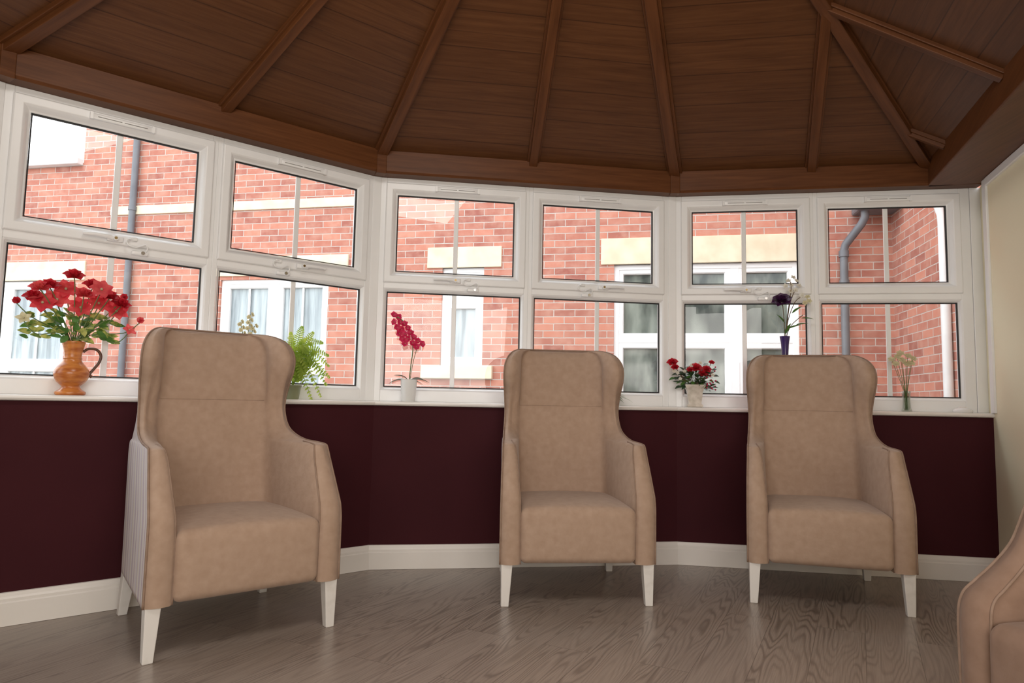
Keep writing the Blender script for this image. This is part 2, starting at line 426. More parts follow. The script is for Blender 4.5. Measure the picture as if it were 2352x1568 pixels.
# windows --------------------------------------------------------------
def catmull(rows, sub=5):
    out = []; n = len(rows)
    for i in range(n - 1):
        p0, p1, p2, p3 = rows[max(i - 1, 0)], rows[i], rows[i + 1], rows[min(i + 2, n - 1)]
        for s in range(sub):
            t = s / sub
            out.append([.5 * ((2 * b) + (-a + c) * t + (2 * a - 5 * b + 4 * c - d) * t * t + (-a + 3 * b - 3 * c + d) * t ** 3) for a, b, c, d in zip(p0, p1, p2, p3)])
    out.append(list(rows[-1])); return out
def seg_matrix(P, Q):
    d = (Q - P).normalized()
    return Matrix(((d.x, -d.y, 0, P.x), (d.y, d.x, 0, P.y), (0, 0, 1, 0), (0, 0, 0, 1)))
def window(idx, M, w, endL, endR, handle, detail=True):
    loc = M.translation; rz = math.atan2(M[1][0], M[0][0])
    mb = MB()
    eL = .075 if endL else .0415; eR = .075 if endR else .0415
    z0, z1 = .898, ZT
    mb.box(0, eL - .017, 0, .07, z0, z1); mb.box(w - eR + .017, w, 0, .07, z0, z1)
    mb.box(eL - .017, w - eR + .017, 0, .07, z0, .962)
    mb.box(eL - .017, w - eR + .017, 0, .07, 1.545, 1.585)
    mb.box(eL - .017, w - eR + .017, 0, .07, 2.155, z1)
    mb.ring((eL - .017, w - eR + .017, .962, 1.545), [(0, .0), (.006, .004), (.013, .016), (.017, .02), (.017, .05)])
    mb.ring((eL, w - eR, .979, 1.528), [(0, .018), (.006, .020), (.006, .03)], 1)
    r0 = (eL - .022, w - eR + .022, 1.578, 2.165)
    mb.ring(r0, [(0, .01), (0, -.010), (.005, -.016), (.038, -.016), (.046, -.008), (.058, .010), (.067, .014), (.067, .045)])
    mb.ring((r0[0] + .067, r0[1] - .067, r0[2] + .067, r0[3] - .067), [(0, .012), (.006, .014), (.006, .025)], 1)
    cx = (eL + w - eR) / 2
    mb.box(cx - .013, cx + .013, .027, .036, .98, 1.53); mb.box(cx - .013, cx + .013, .025, .036, 1.64, 2.10)
    o = mb.obj('window_%d' % idx, [UPVC, BLACK], bevel=.0025)
    o.location = loc; o.rotation_euler = (0, 0, rz)
    struct(o, 'white plastic framed window with opening top light and vertical glazing bar', 'window')
    g = MB()
    g.add([(eL - .005, .0315, .97), (w - eR + .005, .0315, .97), (w - eR + .005, .0315, 1.535), (eL - .005, .0315, 1.535)], [(0, 1, 2, 3)])
    g.add([(r0[0] + .06, .0305, r0[2] + .06), (r0[1] - .06, .0305, r0[2] + .06), (r0[1] - .06, .0305, r0[3] - .06), (r0[0] + .06, .0305, r0[3] - .06)], [(0, 1, 2, 3)])
    g.obj('glass', GLASS, parent=o)
    if not detail: return
    v = MB(); v.rbox(.125, .009, .013, .004, 6, M=Matrix.Translation((cx, -.022, 2.137)))
    for k in range(2):
        v.box(cx - .10 + k * .105, cx - .005 + k * .105, -.0325, -.030, 2.1345, 2.1375, 1)
    v.box(cx - .13, cx - .118, -.034, -.014, 2.122, 2.153); v.box(cx + .118, cx + .13, -.034, -.014, 2.122, 2.153)
    v.obj('trickle_vent', [UPVC, SLOT], parent=o, angle=40)
    if handle:
        s = handle; hx = cx + (0 if s < 0 else .022)
        h = MB(); Mh = Matrix.Translation((hx, -.024, 1.600))
        h.rbox(.032, .012, .013, .006, 6, M=Mh)
        h.tube([(hx, -.034, 1.601), (hx + s * .03, -.044, 1.604), (hx + s * .08, -.046, 1.606), (hx + s * .125, -.040, 1.603)], [.012, .010, .009, .007], 10)
        h.tube([(hx, -.032, 1.600), (hx, -.054, 1.600)], .011, 12)
        h.tube([(hx, -.0535, 1.600), (hx, -.0565, 1.600)], .0065, 10, mi=1)
        h.obj('window_handle', [UPVC, BRASS], parent=o, smooth=True, angle=40)
        lx = cx + (.105 if s < 0 else -.075)
        l = MB(); l.rbox(.034, .012, .010, .006, 6, M=Matrix.Translation((lx, -.012, 1.552)))
        l.tube([(lx + .010, -.022, 1.552), (lx + .010, -.034, 1.552)], .008, 12, mi=1)
        l.rbox(.016, .007, .009, .004, 4, M=Matrix.Translation((lx - .03, -.022, 1.612)))
        pts = catmull([(lx - .03, -.028, 1.614), (lx - .058, -.036, 1.602), (lx - .054, -.042, 1.580), (lx - .025, -.042, 1.572), (lx + .0, -.036, 1.582), (lx + .018, -.032, 1.590), (lx + .028, -.030, 1.575), (lx + .020, -.024, 1.555)], 4)
        l.tube(pts, .0032, 8)
        l.obj('restrictor_lock', [UPVC, CHROME], parent=o, smooth=True, angle=40)
wi = 1
for i, det in ((1, True), (2, True), (3, True), (0, False)):
    P, Q = W[i], W[i + 1]; M = seg_matrix(P, Q); Ln = (Q - P).length
    wa = wb = Ln / 2
    if i == 3: wa = (1.709 - .06) / 2; wb = wa + .030
    for h in range(2):
        Mi = M @ Matrix.Translation((h * wa, 0, 0))
        hd = (-1 if h == 0 else 1)
        if i == 3 and h == 1: hd = 0
        window(wi, Mi, (wa, wb)[h], h == 0, h == 1, hd, det); wi += 1
for i in (1, 2, 3):
    c = off(W, -.02)[i]; t = ((W[i] - W[i - 1]).normalized() + (W[i + 1] - W[i]).normalized()).normalized()
    M = Matrix.Translation((c.x, c.y, 0)) @ Matrix.Rotation(math.atan2(t.y, t.x), 4, 'Z')
    mb = MB(); mb.box(-.024, .024, -.030, .10, ZS, ZT, M=M)
    struct(mb.obj('trim_%d' % tn, UPVC, bevel=.003), 'white plastic corner post between window bays', 'window post'); tn += 1
M = seg_matrix(W[3], W[4])
mb = MB(); mb.box(1.680, 1.76, -.004, .08, ZS, ZT, M=M)
struct(mb.obj('trim_%d' % tn, UPVC, bevel=.003), 'white plastic end post beside the cream wall', 'window post'); tn += 1

# cream wall
nr = V((-dr.y, dr.x)); nr = nr if nr.x > 0 else -nr
E0 = wallend; E1 = wallend + dr * .95
mb = MB()
prism(mb, [E0 + nr * .0, E1, E1 + nr * .9, E1 + nr * .9 - dr * .12, E1 + nr * .14 - dr * .12, E0 + nr * .14 - dr * .45, E0 - dr * .13 + nr * .02], 0, ZT)
struct(mb.obj('wall_return', CREAM), 'cream painted wall returning beside the window bay', 'wall')
mb = MB()
G0 = E1 + nr * .9; G1 = G0 + dr * 4.4
prism(mb, [G0 - dr * .2, G1, G1 + nr * .12, G0 + nr * .12 - dr * .2], 0, ZT + .6)
struct(mb.obj('wall_far', CREAM), 'cream painted room wall', 'wall')
mb = MB()
a = E0 - nr * .012; b_ = E0 + dr * .055 - nr * .012
prism(mb, [a, b_, b_ + nr * .014, a + nr * .014], ZS - .0, ZT)
struct(mb.obj('trim_%d' % tn, UPVC, bevel=.003), 'white vertical casing strip on the cream wall', 'casing'); tn += 1
mb = MB()
a = E0 + dr * .056 - nr * .016; b_ = E1 - nr * .016
prism(mb, [a, b_, b_ + nr * .018, a + nr * .018], ZT - .045, ZT - .001)
struct(mb.obj('trim_%d' % tn, UPVC, bevel=.004), 'white moulding along the top of the cream wall', 'moulding'); tn += 1
mb = MB()
a = E0 + dr * .03 - nr * .018; b_ = E1 - nr * .018
prism(mb, [a, b_, b_ + nr * .02, a + nr * .02], .001, .125)
struct(mb.obj('baseboard_return', SKIRT, bevel=.004), 'off-white skirting board', 'baseboard')

# ceiling ---------------------------------------------------------------
ZC = ZT + .14
Cl = off(W, .078)
t3 = (Cl[4] - Cl[3]).normalized()
C3 = Cl[3] + t3 * 1.42
C = [Cl[0], Cl[1], Cl[2], Cl[3], C3]
A = V((.256, 2.0, 3.31))
CR = C3 + dr * 5.65; RE = V((A.x, A.y)) + dr * 3.78; CL = Cl[0] + dr * 2.85
def up3(q, z=ZC): return V((q.x, q.y, z))
def ext(q, ref=A, s=.03):
    q3 = up3(q); return q3 + (q3 - V((ref.x, ref.y, ref.z))) * s
REv = V((RE.x, RE.y, A.z))
e0, e1, e2, e3, e4 = [ext(q) for q in C]; eR = ext(CR, REv, .05); eL_ = ext(CL, REv, .05)
facets = [[e0, e1, A], [e1, e2, A], [e2, e3, A], [e3, e4, A], [e4, eR, REv, A], [eL_, e0, A, REv]]
cm = MB(); uvmap = {}
for fi, f in enumerate(facets):
    o0 = len(cm.v); cm.add(f, [tuple(range(len(f)))])
    a, b_ = f[0], f[1]; ux = (b_ - a).normalized(); nrm = ux.cross(f[2] - a).normalized(); vx = nrm.cross(ux)
    for k, q in enumerate(f): uvmap[o0 + k] = ((q - a).dot(ux) + fi * 5.3, (q - a).dot(vx) + .03)
ceil = cm.obj('ceiling', CEIL, uvs=lambda co, p, vi: uvmap[vi], fixn=False)
struct(ceil, 'vaulted ceiling of brown stained timber boards', 'ceiling')
def rafter(a, b_, w=.088, h=.045, label='brown timber rafter on the vaulted ceiling'):
    global tn
    a = V(a); b_ = V(b_); d = (b_ - a); L = d.length; d.normalize()
    s = d.cross(V((0, 0, 1))).normalized(); u = s.cross(d)
    M = Matrix(((d.x, s.x, u.x, a.x), (d.y, s.y, u.y, a.y), (d.z, s.z, u.z, a.z), (0, 0, 0, 1)))
    mb = MB()
    mb.box(-.02, L, -w / 2, w / 2, -h * .45, .03, M=None)
    mb.box(-.02, L, -w * .33, w * .33, -h, -h * .4, M=None)
    o = mb.obj('trim_%d' % tn, BEAM, uvs=lambda co, p, vi: (co.x, co.y + co.z), bevel=.003); tn += 1
    o.matrix_world = M
    struct(o, label, 'rafter')
for q in C: rafter(up3(q), A)
for i in (0, 1, 2): rafter(up3((C[i] + C[i + 1]) / 2), A, w=.072, h=.04)
hip = A - up3(C3); J = up3(C3) + hip * .448
rafter(up3(C[3].lerp(C[4], .555)), J, w=.072, h=.04)
def onbeam(t): return up3(C3 + dr * t)
rafter(onbeam(1.11), J, w=.06, h=.035)
rafter(onbeam(.31), up3(C3) + hip * .112, w=.05, h=.035)
rafter(onbeam(2.4), A, w=.05, h=.035)
rafter(A, V((RE.x, RE.y, A.z)), w=.09, h=.05)
mb = MB()
B0 = C3 - dr * .03; B1 = C3 + dr * 5.6
prism(mb, [B0, B1, B1 + nr * .62, B0 + nr * .31], ZT, ZC + .03)
def bu(co, p, vi): return (co.x * .3 + co.y, co.z + co.x)
struct(mb.obj('trim_%d' % tn, BEAM, uvs=bu, bevel=.006), 'deep brown timber beam over the room opening', 'beam'); tn += 1
mb = MB(); prism(mb, [B0 + nr * .3 + dr * .3, B1 + nr * .5, B1 + nr * 1.8, B0 + nr * 1.8 + dr * .3], ZT + .06, ZT + .10)
struct(mb.obj('ceiling_flat', CREAM), 'flat cream ceiling of the adjoining room', 'ceiling')
mb = MB()
prism(mb, [inner[0], outer[0], outer[0] + dr * 3.1, inner[0] + dr * 3.1], 0, ZC + .02)
struct(mb.obj('wall_rear_side', CREAM), 'cream painted room wall', 'wall')
mb = MB(); y = -1.62
vs = [(-3.95, y, 0), (3.2, y, 0), (3.2, y, 3.6), (-3.95, y, 3.6)]
mb.add(vs, [(0, 1, 2, 3)]); mb.add([(q[0], y - .1, q[2]) for q in vs], [(3, 2, 1, 0)])
struct(mb.obj('wall_rear', CREAM), 'cream painted room wall', 'wall')
mb = MB()
fl = [outer[0], outer[1], outer[2], outer[3], outer[4], V((3.9, 3.3)), V((3.4, -1.7)), V((-4.0, -1.7))]
prism(mb, fl, -.06, 0)
struct(mb.obj('floor', FLOORM), 'grey brown oak effect plank floor', 'floor')

# ------------------------------------------------------------------ chairs
#        z     yf    th    yi    yb    hf    hb
LOW = [(.185, .000, .092, .54, .670, .355, .312),
       (.30, .000, .092, .54, .675, .355, .312),
       (.42, .000, .090, .55, .680, .355, .312)]
ARM = [(.470, .006, .088, .555, .683, .354, .312),
       (.50, .018, .085, .556, .685, .353, .312),
       (.58, .062, .076, .56, .688, .349, .312),
       (.66, .104, .066, .57, .692, .344, .312),
       (.700, .126, .058, .578, .694, .342, .310),
       (.713, .145, .050, .583, .696, .340, .308),
       (.718, .215, .044, .588, .699, .335, .304),
       (.724, .320, .039, .593, .701, .326, .300)]
ARM4 = [(.470, .012, .086, .555, .683, .354, .312),
        (.50, .045, .082, .556, .685, .352, .312),
        (.54, .095, .074, .56, .688, .350, .312),
        (.59, .140, .066, .57, .692, .345, .312),
        (.65, .170, .058, .578, .694, .343, .310),
        (.705, .195, .050, .583, .696, .340, .308),
        (.735, .23, .042, .588, .699, .335, .304),
        (.742, .33, .037, .593, .701, .327, .300)]
TOP = [(.746, .425, .038, .60, .704, .318, .296),
       (.785, .492, .036, .61, .708, .310, .290),
       (.86, .525, .036, .622, .716, .305, .283),
       (.94, .512, .050, .636, .732, .310, .278),
       (1.02, .476, .064, .646, .748, .318, .276),
       (1.075, .464, .066, .654, .762, .319, .274),
       (1.12, .474, .060, .662, .774, .311, .267),
       (1.155, .500, .048, .672, .782, .292, .254),
       (1.180, .545, .036, .686, .786, .264, .236),
       (1.194, .60, .024, .704, .784, .228, .208),
       (1.199, .66, .014, .722, .774, .185, .172)]
def section(row):
    z, yf, th, yi, yb, hf, hb = row
    # inner back plane leans smoothly with height, then rolls over at the top
    yl = .548 + max(0, z - .42) * .160
    if z < 1.12: yi = yl
    else: yi = max(yi, yl)
    rr = min(.026, th * .45); xi = min(.205, hf * .66)
    pad = .008 * max(0, min(1, (z - .885) / .03)) * max(0, min(1, (1.2 - z) / .04))
    P = [(0, yb), (hb * .5, yb), (hb - .06, yb - .002), (hb - .024, yb - .010), (hb - .006, yb - .028), (hb, yb - .055)]
    a = (hb, yb - .055); b = (hf, yf + .034)
    P += [(a[0] + (b[0] - a[0]) * k / 6, a[1] + (b[1] - a[1]) * k / 6) for k in range(1, 7)]
    P += [(hf - .002, yf + .014), (hf - rr, yf + .001)]
    P += [(hf - th * .5, yf - .004), (hf - th + rr * .5, yf + .003), (hf - th, yf + .018)]
    dy = min(1.0, max(.2, (yi - yf - .02) / .09))
    a = (hf - th, yf + .018); b = (xi + .022, yi - .046 * dy - pad)
    puff = .006 + .014 * max(0, min(1, (z - .85) / .1)) * max(0, min(1, (1.19 - z) / .06))
    for k in range(1, 8):
        t = k / 7; bul = math.sin(t * math.pi) * puff
        P.append((a[0] + (b[0] - a[0]) * t - bul * .7, a[1] + (b[1] - a[1]) * t - bul * .5))
    P += [(xi + .004, yi - .026 * dy - pad), (xi - .030, yi - .014 - pad), (xi * .5, yi - .012 - pad), (0, yi - .016 - pad)]
    return P
def build_chair(ROWS):
    SEC = catmull(ROWS, 5)
    rings = []
    for row in SEC:
        h = section(row); full = h + [(-x, y) for x, y in reversed(h[1:-1])]
        rings.append([(x, y, row[0]) for x, y in full])
    n = len(rings[0]); NH = 28
    def half(j): return j if j < NH - 1 else (n - 1 - j)
    parts = {'cover': [], 'armL': [], 'armR': [], 'wingL': [], 'wingR': [], 'back': []}
    zi = next(i for i, rw in enumerate(SEC) if rw[0] > .765)
    for i in range(len(rings) - 1):
        for j in range(n):
            h = half(j); right = j < NH - 1
            quad = (i * n + j, i * n + (j + 1) % n, (i + 1) * n + (j + 1) % n, (i + 1) * n + j)
            if h < 12: key = 'cover'
            elif h >= 23: key = 'back'
            else: key = ('arm' if i < zi else 'wing') + ('R' if right else 'L')
            parts[key].append(quad)
    V_ = [q for rg in rings for q in rg]
    parts['back'].append(tuple((len(rings) - 1) * n + j for j in range(n)))
    parts['cover'].append(tuple(range(n)))
    peri = [0]
    for j in range(n): a = rings[10][j]; b = rings[10][(j + 1) % n]; peri.append(peri[-1] + math.dist(a, b))
    return V_, parts, rings, n, peri, SEC
CH = build_chair(LOW + ARM + TOP); CH4 = build_chair(LOW + ARM4 + TOP)
def shell_normals(D):
    V_, parts = D[0], D[1]
    me = bpy.data.meshes.new('tmp'); me.from_pydata(V_, [], [f for k in parts.values() for f in k if len(f) == 4])
    bm = bmesh.new(); bm.from_mesh(me); bmesh.ops.recalc_face_normals(bm, faces=bm.faces); bm.to_mesh(me); bm.free()
    nn = [v.normal.copy() for v in me.vertices]; bpy.data.meshes.remove(me)
    return nn
def mesh_from(faces, verts, name, mats, nrm, uvf=None):
    used = sorted({i for f in faces for i in f}); mp = {u: k for k, u in enumerate(used)}
    mb = MB(); mb.add([verts[u] for u in used], [tuple(mp[i] for i in f) for f in faces])
    o = mb.obj(name, mats, smooth=True, uvs=(lambda co, p, vi: uvf(used[vi])) if uvf else None)
    me = o.data
    if name != 'outer_cover':
        s = sum(me.polygons[k].normal.dot(nrm[used[me.polygons[k].vertices[0]]]) for k in range(0, min(len(me.polygons), 400)) if len(me.polygons[k].vertices) == 4)
        if s < 0: me.flip_normals()
        me.normals_split_custom_set_from_vertices([nrm[u] for u in used])
    return o
NR = {id(CH): shell_normals(CH), id(CH4): shell_normals(CH4)}
def chair(loc, theta, cover_mat, label, D=None, SU=None):
    D = D or CH; SU = SU or SUEDE
    V_, parts, rings, n, peri, SEC = D; nrm = NR[id(D)]
    e = root('armchair', label, 'chair', (loc[0], loc[1], 0), math.radians(theta), 'high back armchairs around the bay')
    def put(o, lab=None):
        o.parent = e
        if lab: o['label'] = lab
        return o
    put(mesh_from(parts['cover'], V_, 'outer_cover', cover_mat, nrm, lambda i: (peri[i % n], V_[i][2])), 'striped woven fabric on the outside')
    put(mesh_from(parts['armL'], V_, 'armrest', SU, nrm)); put(mesh_from(parts['armR'], V_, 'armrest', SU, nrm))
    put(mesh_from(parts['wingL'], V_, 'wing', SU, nrm)); put(mesh_from(parts['wingR'], V_, 'wing', SU, nrm))
    put(mesh_from(parts['back'], V_, 'backrest', SU, nrm))
    mb = MB()
    def fn(q):
        q = q.copy()
        cx = 1 - (q.x / .265) ** 2; cy = 1 - (q.y / .29) ** 2
        if q.z > .06: q.z += .026 * max(0, cx) ** .6 * max(.0, cy) ** .5 * min(1, (q.z - .06) / .05)
        if q.y < -.2: q.y -= .010 * max(0, cx) ** .5 * (1 - (q.z / .13) ** 2 if abs(q.z) < .13 else 0)
        return q
    mb.rbox(.266, .290, .122, .032, 16, M=Matrix.Translation((0, .288, .310)), fn=fn)
    o = mb.obj('seat', SU, smooth=True, weld=True); put(o)
    mb = MB()
    Rr = [V(rg[12]) + V((.001, 0, 0)) for rg in rings]; Ll = [V(rg[n - 12]) - V((.001, 0, 0)) for rg in rings]
    mb.tube(Rr[0:] + list(reversed(Ll)), .0045, 8)
    zi = next(i for i, rw in enumerate(SEC) if rw[0] > .72)
    for sgn, idx in ((1, 16), (-1, n - 16)):
        mb.tube([V(rg[idx]) for rg in rings[:zi]], .0036, 8)
    z0 = next(i for i, rw in enumerate(SEC) if rw[0] > .880)
    rg = rings[z0]; seam = []
    for j in range(23, n - 23 + 1):
        q = V(rg[j]); q.y += .0012; seam.append(q)
    mb.tube(seam, .0019, 6)
    put(mb.obj('piping', PIPING, smooth=True))
    def leg(xt, yt, xb, yb_):
        m = MB(); a, b = .026, .017
        m.add([(xt - a, yt - a, .20), (xt + a, yt - a, .20), (xt + a, yt + a, .20), (xt - a, yt + a, .20),
               (xb - b, yb_ - b, 0), (xb + b, yb_ - b, 0), (xb + b, yb_ + b, 0), (xb - b, yb_ + b, 0)],
              [(0, 1, 2, 3), (7, 6, 5, 4), (0, 4, 5, 1), (1, 5, 6, 2), (2, 6, 7, 3), (3, 7, 4, 0)])
        o = m.obj('leg', LEGW, bevel=.003); o.parent = e
    leg(-.322, .036, -.328, .034); leg(.322, .036, .328, .034)
    leg(-.278, .630, -.290, .668); leg(.278, .630, .290, .668)
    return e
chair((-.944, 2.588), 39.6, STR_L, 'tan suede wingback armchair with lavender striped sides near a fern')
chair((.3195, 3.135), 4.8, STR_L, 'tan suede wingback armchair with white legs, between orchid and roses')
chair((1.460, 3.160), -15.2, STR_R, 'tan suede wingback armchair with red striped sides below purple vase')
chair((1.120, 1.335), -82, STR_R, 'shade-darkened tan suede armchair beside the cream wall, mostly its arm', CH4, SUEDE_SHADE)

# ------------------------------------------------------------------ sill ornaments
def rnd(a, b): return random.uniform(a, b)
def rose(mb, c, r, up=(0, 0, 1), mi=0, full=True):
    c = V(c); up = V(up).normalized()
    q = up.orthogonal().normalized(); w = up.cross(q)
    for layer, (nn, tilt, L) in enumerate(((3, .15, .9), (5, .45, 1.0), (6, .95, 1.05)) if full else ((3, .12, 1.0), (4, .28, 1.0))):
        for k in range(nn):
            a = 2 * math.pi * k / nn + layer * .6 + rnd(-.15, .15)
            rad = q * math.cos(a) + w * math.sin(a)
            d = up * math.cos(tilt) + rad * math.sin(tilt)
            mb.petal(c - up * r * .5 + rad * r * .12 * layer, d, -rad, r * 1.5 * L, r * (1.2 + .28 * layer), bend=-.25 * layer, cup=.35, mi=mi, point=.5)
def star(mb, c, r, face, n=6, wd=.42, mi=0, bend=-.25, cup=.2, cen=1, point=.8):
    c = V(c); face = V(face).normalized(); q = face.orthogonal().normalized(); w = face.cross(q); ph = rnd(0, 1)
    for k in range(n):
        a = 2 * math.pi * k / n + ph
        rad = q * math.cos(a) + w * math.sin(a)
        mb.petal(c, rad + face * .35, face, r * rnd(.9, 1.1), r * wd * 1.3, bend=bend, cup=cup, mi=mi, point=point)
    if cen is not None:
        mb.lathe([(r * .02, 0), (r * .11, r * .06), (r * .08, r * .16), (r * .01, r * .2)], 8, mi=cen, M=Matrix.Translation(c) @ face.to_track_quat('Z', 'Y').to_matrix().to_4x4())
def wallrot(i):
    d = W[i + 1] - W[i]; return math.atan2(d.y, d.x)

# 1 wooden jug with red flowers
e = root('flower_jug', 'turned orange wooden jug of artificial red flowers on the sill', 'vase of flowers', (-1.862, 2.895, ZS), wallrot(1))
mb = MB()
pr = [(.050, 0), (.056, .004), (.056, .014), (.044, .022), (.036, .030), (.034, .038), (.042, .046), (.057, .062), (.065, .085), (.064, .102), (.053, .122), (.039, .138), (.034, .150), (.036, .156), (.033, .160), (.034, .180), (.038, .200), (.043, .218), (.044, .226), (.039, .226), (.031, .20)]
pr = [(a[0], a[1]) for a in catmull(pr, 3)]
mb.lathe(pr, 40); mb.obj('jug', JUGWOOD, parent=e, smooth=True, angle=50)
mb = MB()
hp = catmull([(.036, 0, .185), (.055, 0, .20), (.085, 0, .198), (.102, 0, .175), (.098, 0, .145), (.080, 0, .115), (.066, 0, .092), (.074, 0, .078)], 5)
mb.tube(hp, .0060, 10); mb.obj('handle', DARKWOOD, parent=e, smooth=True)
blooms = [('rose', -.024, .505), ('prose', -.14, .44), ('rose', -.105, .455), ('bud', -.21, .375), ('star', -.075, .395), ('rose', .05, .475), ('star', .075, .395), ('star', .14, .365), ('bud', .165, .43), ('bud', .235, .335), ('star', .010, .37), ('pale', .195, .29), ('pale', -.185, .305), ('star', .075, .45), ('star', -.045, .445), ('rose', .155, .40), ('rose', -.155, .405), ('prose', .015, .43), ('star', -.125, .375), ('rose', .11, .43)]
st = MB()
for k, (kind, x, z) in enumerate(blooms):
    yy = rnd(-.075, -.01); top = V((x, yy, z))
    st.tube(catmull([(0, 0, .20), (x * .25, yy * .3, .26), (x * .75, yy, z - .06), (x, yy, z - .01)], 4), .0022, 6)
    fb = MB(); face = V((x * 1.2, -1.0, .55 + (z - .35)))
    if kind in ('rose', 'prose'): rose(fb, top, .027, (x, -.6, .9)); m = [RED if kind == 'rose' else PINKRED, CREAMF]
    elif kind == 'bud': rose(fb, top, .020, (x * 3, -.1, .8), full=False); m = [PINKRED if x > .2 else RED, CREAMF]
    elif kind == 'pale': star(fb, top, .034, face, 5, wd=.5); m = [CREAMF if x < 0 else PINKRED, CREAMF]
    else: star(fb, top, .056, face, 7, wd=.55, point=.8); m = [PINKRED, CREAMF]
    fb.obj('flower', m, parent=e, smooth=True, fixn=False)
st.obj('stems', STEM, parent=e, smooth=True)
lf = MB()
for k in range(95):
    a = rnd(0, 2 * math.pi); rr = rnd(.02, .175); z = rnd(.25, .36) - rr * .15
    c = V((rr * math.cos(a), -abs(rr * .4 * math.sin(a)) + .01, z))
    lf.petal(c, (math.cos(a), -rnd(0, .8), rnd(-.5, .5)), (0, -.8, .6), rnd(.036, .058), rnd(.022, .034), bend=-.3, cup=.2, mi=random.choice([0, 0, 1]), point=.8)
lf.obj('leaves', [VARIEG, GREEN], parent=e, smooth=True, fixn=False)

# 2 fern
e = root('potted_fern', 'bright green feathery fern in a small glazed pot', 'plant', (-1.122, 3.512, ZS), wallrot(1))
mb = MB(); mb.lathe([(.030, 0), (.034, .004), (.042, .060), (.045, .065), (.045, .073), (.040, .073), (.038, .063)], 28); mb.obj('pot', POTG, parent=e, smooth=True, angle=45)
fm = MB()
fronds = [(.01, .30, .03, .375, -.02), (.06, .30, .14, .30, -.03), (.09, .25, .185, .18, -.02), (.08, .20, .17, .08, -.03), (.06, .17, .14, .02, -.035), (.03, .14, .09, .0, -.04), (-.02, .26, -.03, .34, -.02), (.02, .22, .09, .10, -.04), (-.03, .22, -.055, .29, -.01), (.09, .26, .175, .235, -.03), (.06, .22, .15, .13, -.04), (.09, .21, .19, .12, -.02), (.04, .28, .09, .35, -.02), (.0, .2, .03, .10, -.04), (.02, .26, .06, .24, -.04)]
for (px_, pz, tx, tz, yy) in fronds:
    pts = [V(q) for q in catmull([(0, 0, .065), (px_ * .5, yy * .4, .08 + (pz - .09) * .65), (px_, yy * .8, pz), (tx, yy, tz)], 9)]
    fm.tube(pts, .0015, 5)
    n = len(pts)
    for i in range(5, n):
        t = i / n; c = pts[i]
        tg = (pts[min(i + 1, n - 1)] - pts[i - 1]).normalized()
        nn_ = V((.15 + rnd(-.2, .2), -1, .45)).normalized()
        sd = tg.cross(nn_).normalized(); L = .036 * math.sin(math.pi * min(1, .18 + t * .80)) + .004
        for sg in (-1, 1): fm.petal(c, sd * sg + tg * .35 + V((0, rnd(-.2, .2), 0)), nn_, L * rnd(.85, 1.1), .0080, bend=-.3, n=3, point=.4)
fm.obj('fronds', FERN, parent=e, fixn=False)

# 2b sprig in slim vase
e = root('flower_vase', 'slim stone vase holding a pale yellow green blossom sprig', 'vase of flowers', (-1.315, 3.362, ZS), wallrot(1))
mb = MB(); mb.lathe([(.024, 0), (.026, .004), (.020, .03), (.022, .08), (.018, .17), (.014, .21), (.018, .225), (.015, .225), (.012, .2)], 24); mb.obj('vase', POTS, parent=e, smooth=True, angle=45)
st = MB()
for tx, tz in ((-.035, .375), (.012, .415), (.035, .36)):
    pts = catmull([(0, 0, .2), (tx * .3, -.005, .28), (tx, -.01, tz)], 5); st.tube(pts, .002, 6)
    for k in range(6):
        z = tz - k * .014; x = tx * (.3 + .7 * (z - .28) / (tz - .28)) + (-1) ** k * .007
        fb = MB(); star(fb, (x, -.015, z), .014, ((-1) ** k * .6, -1, .3), 5, wd=.7, point=.6); fb.obj('flower', [CREAMF, VARIEG], parent=e, smooth=True, fixn=False)
st.obj('stems', STEM, parent=e, smooth=True)

# 3 orchid
e = root('potted_orchid', 'magenta orchid spray in a round white ceramic pot', 'plant', (-.574, 3.835, ZS), wallrot(2))
mb = MB(); mb.lathe([(.034, 0), (.037, .003), (.046, .118), (.047, .124), (.044, .124), (.041, .105)], 32); mb.obj('pot', POTW, parent=e, smooth=True, angle=45)
mb = MB(); mb.lathe([(.005, .105), (.041, .106), (.030, .112), (.006, .114)], 20); mb.obj('soil', BROWNSTEM, parent=e, smooth=True)
stem = catmull([(0, 0, .10), (.008, -.005, .20), (.016, -.01, .30), (.0, -.02, .38), (-.045, -.025, .45), (-.09, -.03, .475)], 6)
mb = MB(); mb.tube(stem, [.0028] * len(stem), 8)
mb.tube(catmull([(.004, 0, .10), (.02, -.005, .22), (.04, -.02, .30), (.055, -.03, .325)], 5), .0018, 6); mb.obj('stem', STEM, parent=e, smooth=True)
mb = MB()
for (dx, dy, dz, L) in ((1, -.2, .75, .12), (-1, -.2, .6, .12), (.6, -.5, .9, .09), (-.5, -.4, 1., .10), (.9, .1, .4, .10)): mb.petal((0, 0, .108), (dx, dy, dz), (0, -.3, 1), L, .032, bend=-1.0, cup=.25, n=8, point=.5)
mb.obj('leaves', DKGREEN, parent=e, smooth=True, fixn=False)
bl = [(-.095, .478), (-.066, .470), (-.090, .440), (-.058, .440), (-.075, .412), (-.034, .432), (-.048, .402), (-.014, .408), (-.060, .378), (-.028, .374), (.002, .382), (-.045, .348), (-.012, .350), (.018, .358), (-.026, .322), (.012, .326), (.045, .338), (.066, .322), (.036, .306)]
for x, z in bl:
    fb = MB(); star(fb, (x, -.03 + rnd(-.012, .008), z), .0225, (rnd(-.5, .5), -1, rnd(-.1, .4)), 5, wd=.72, bend=.1, point=.5); fb.obj('flower', [MAGENTA, CREAMF], parent=e, smooth=True, fixn=False)

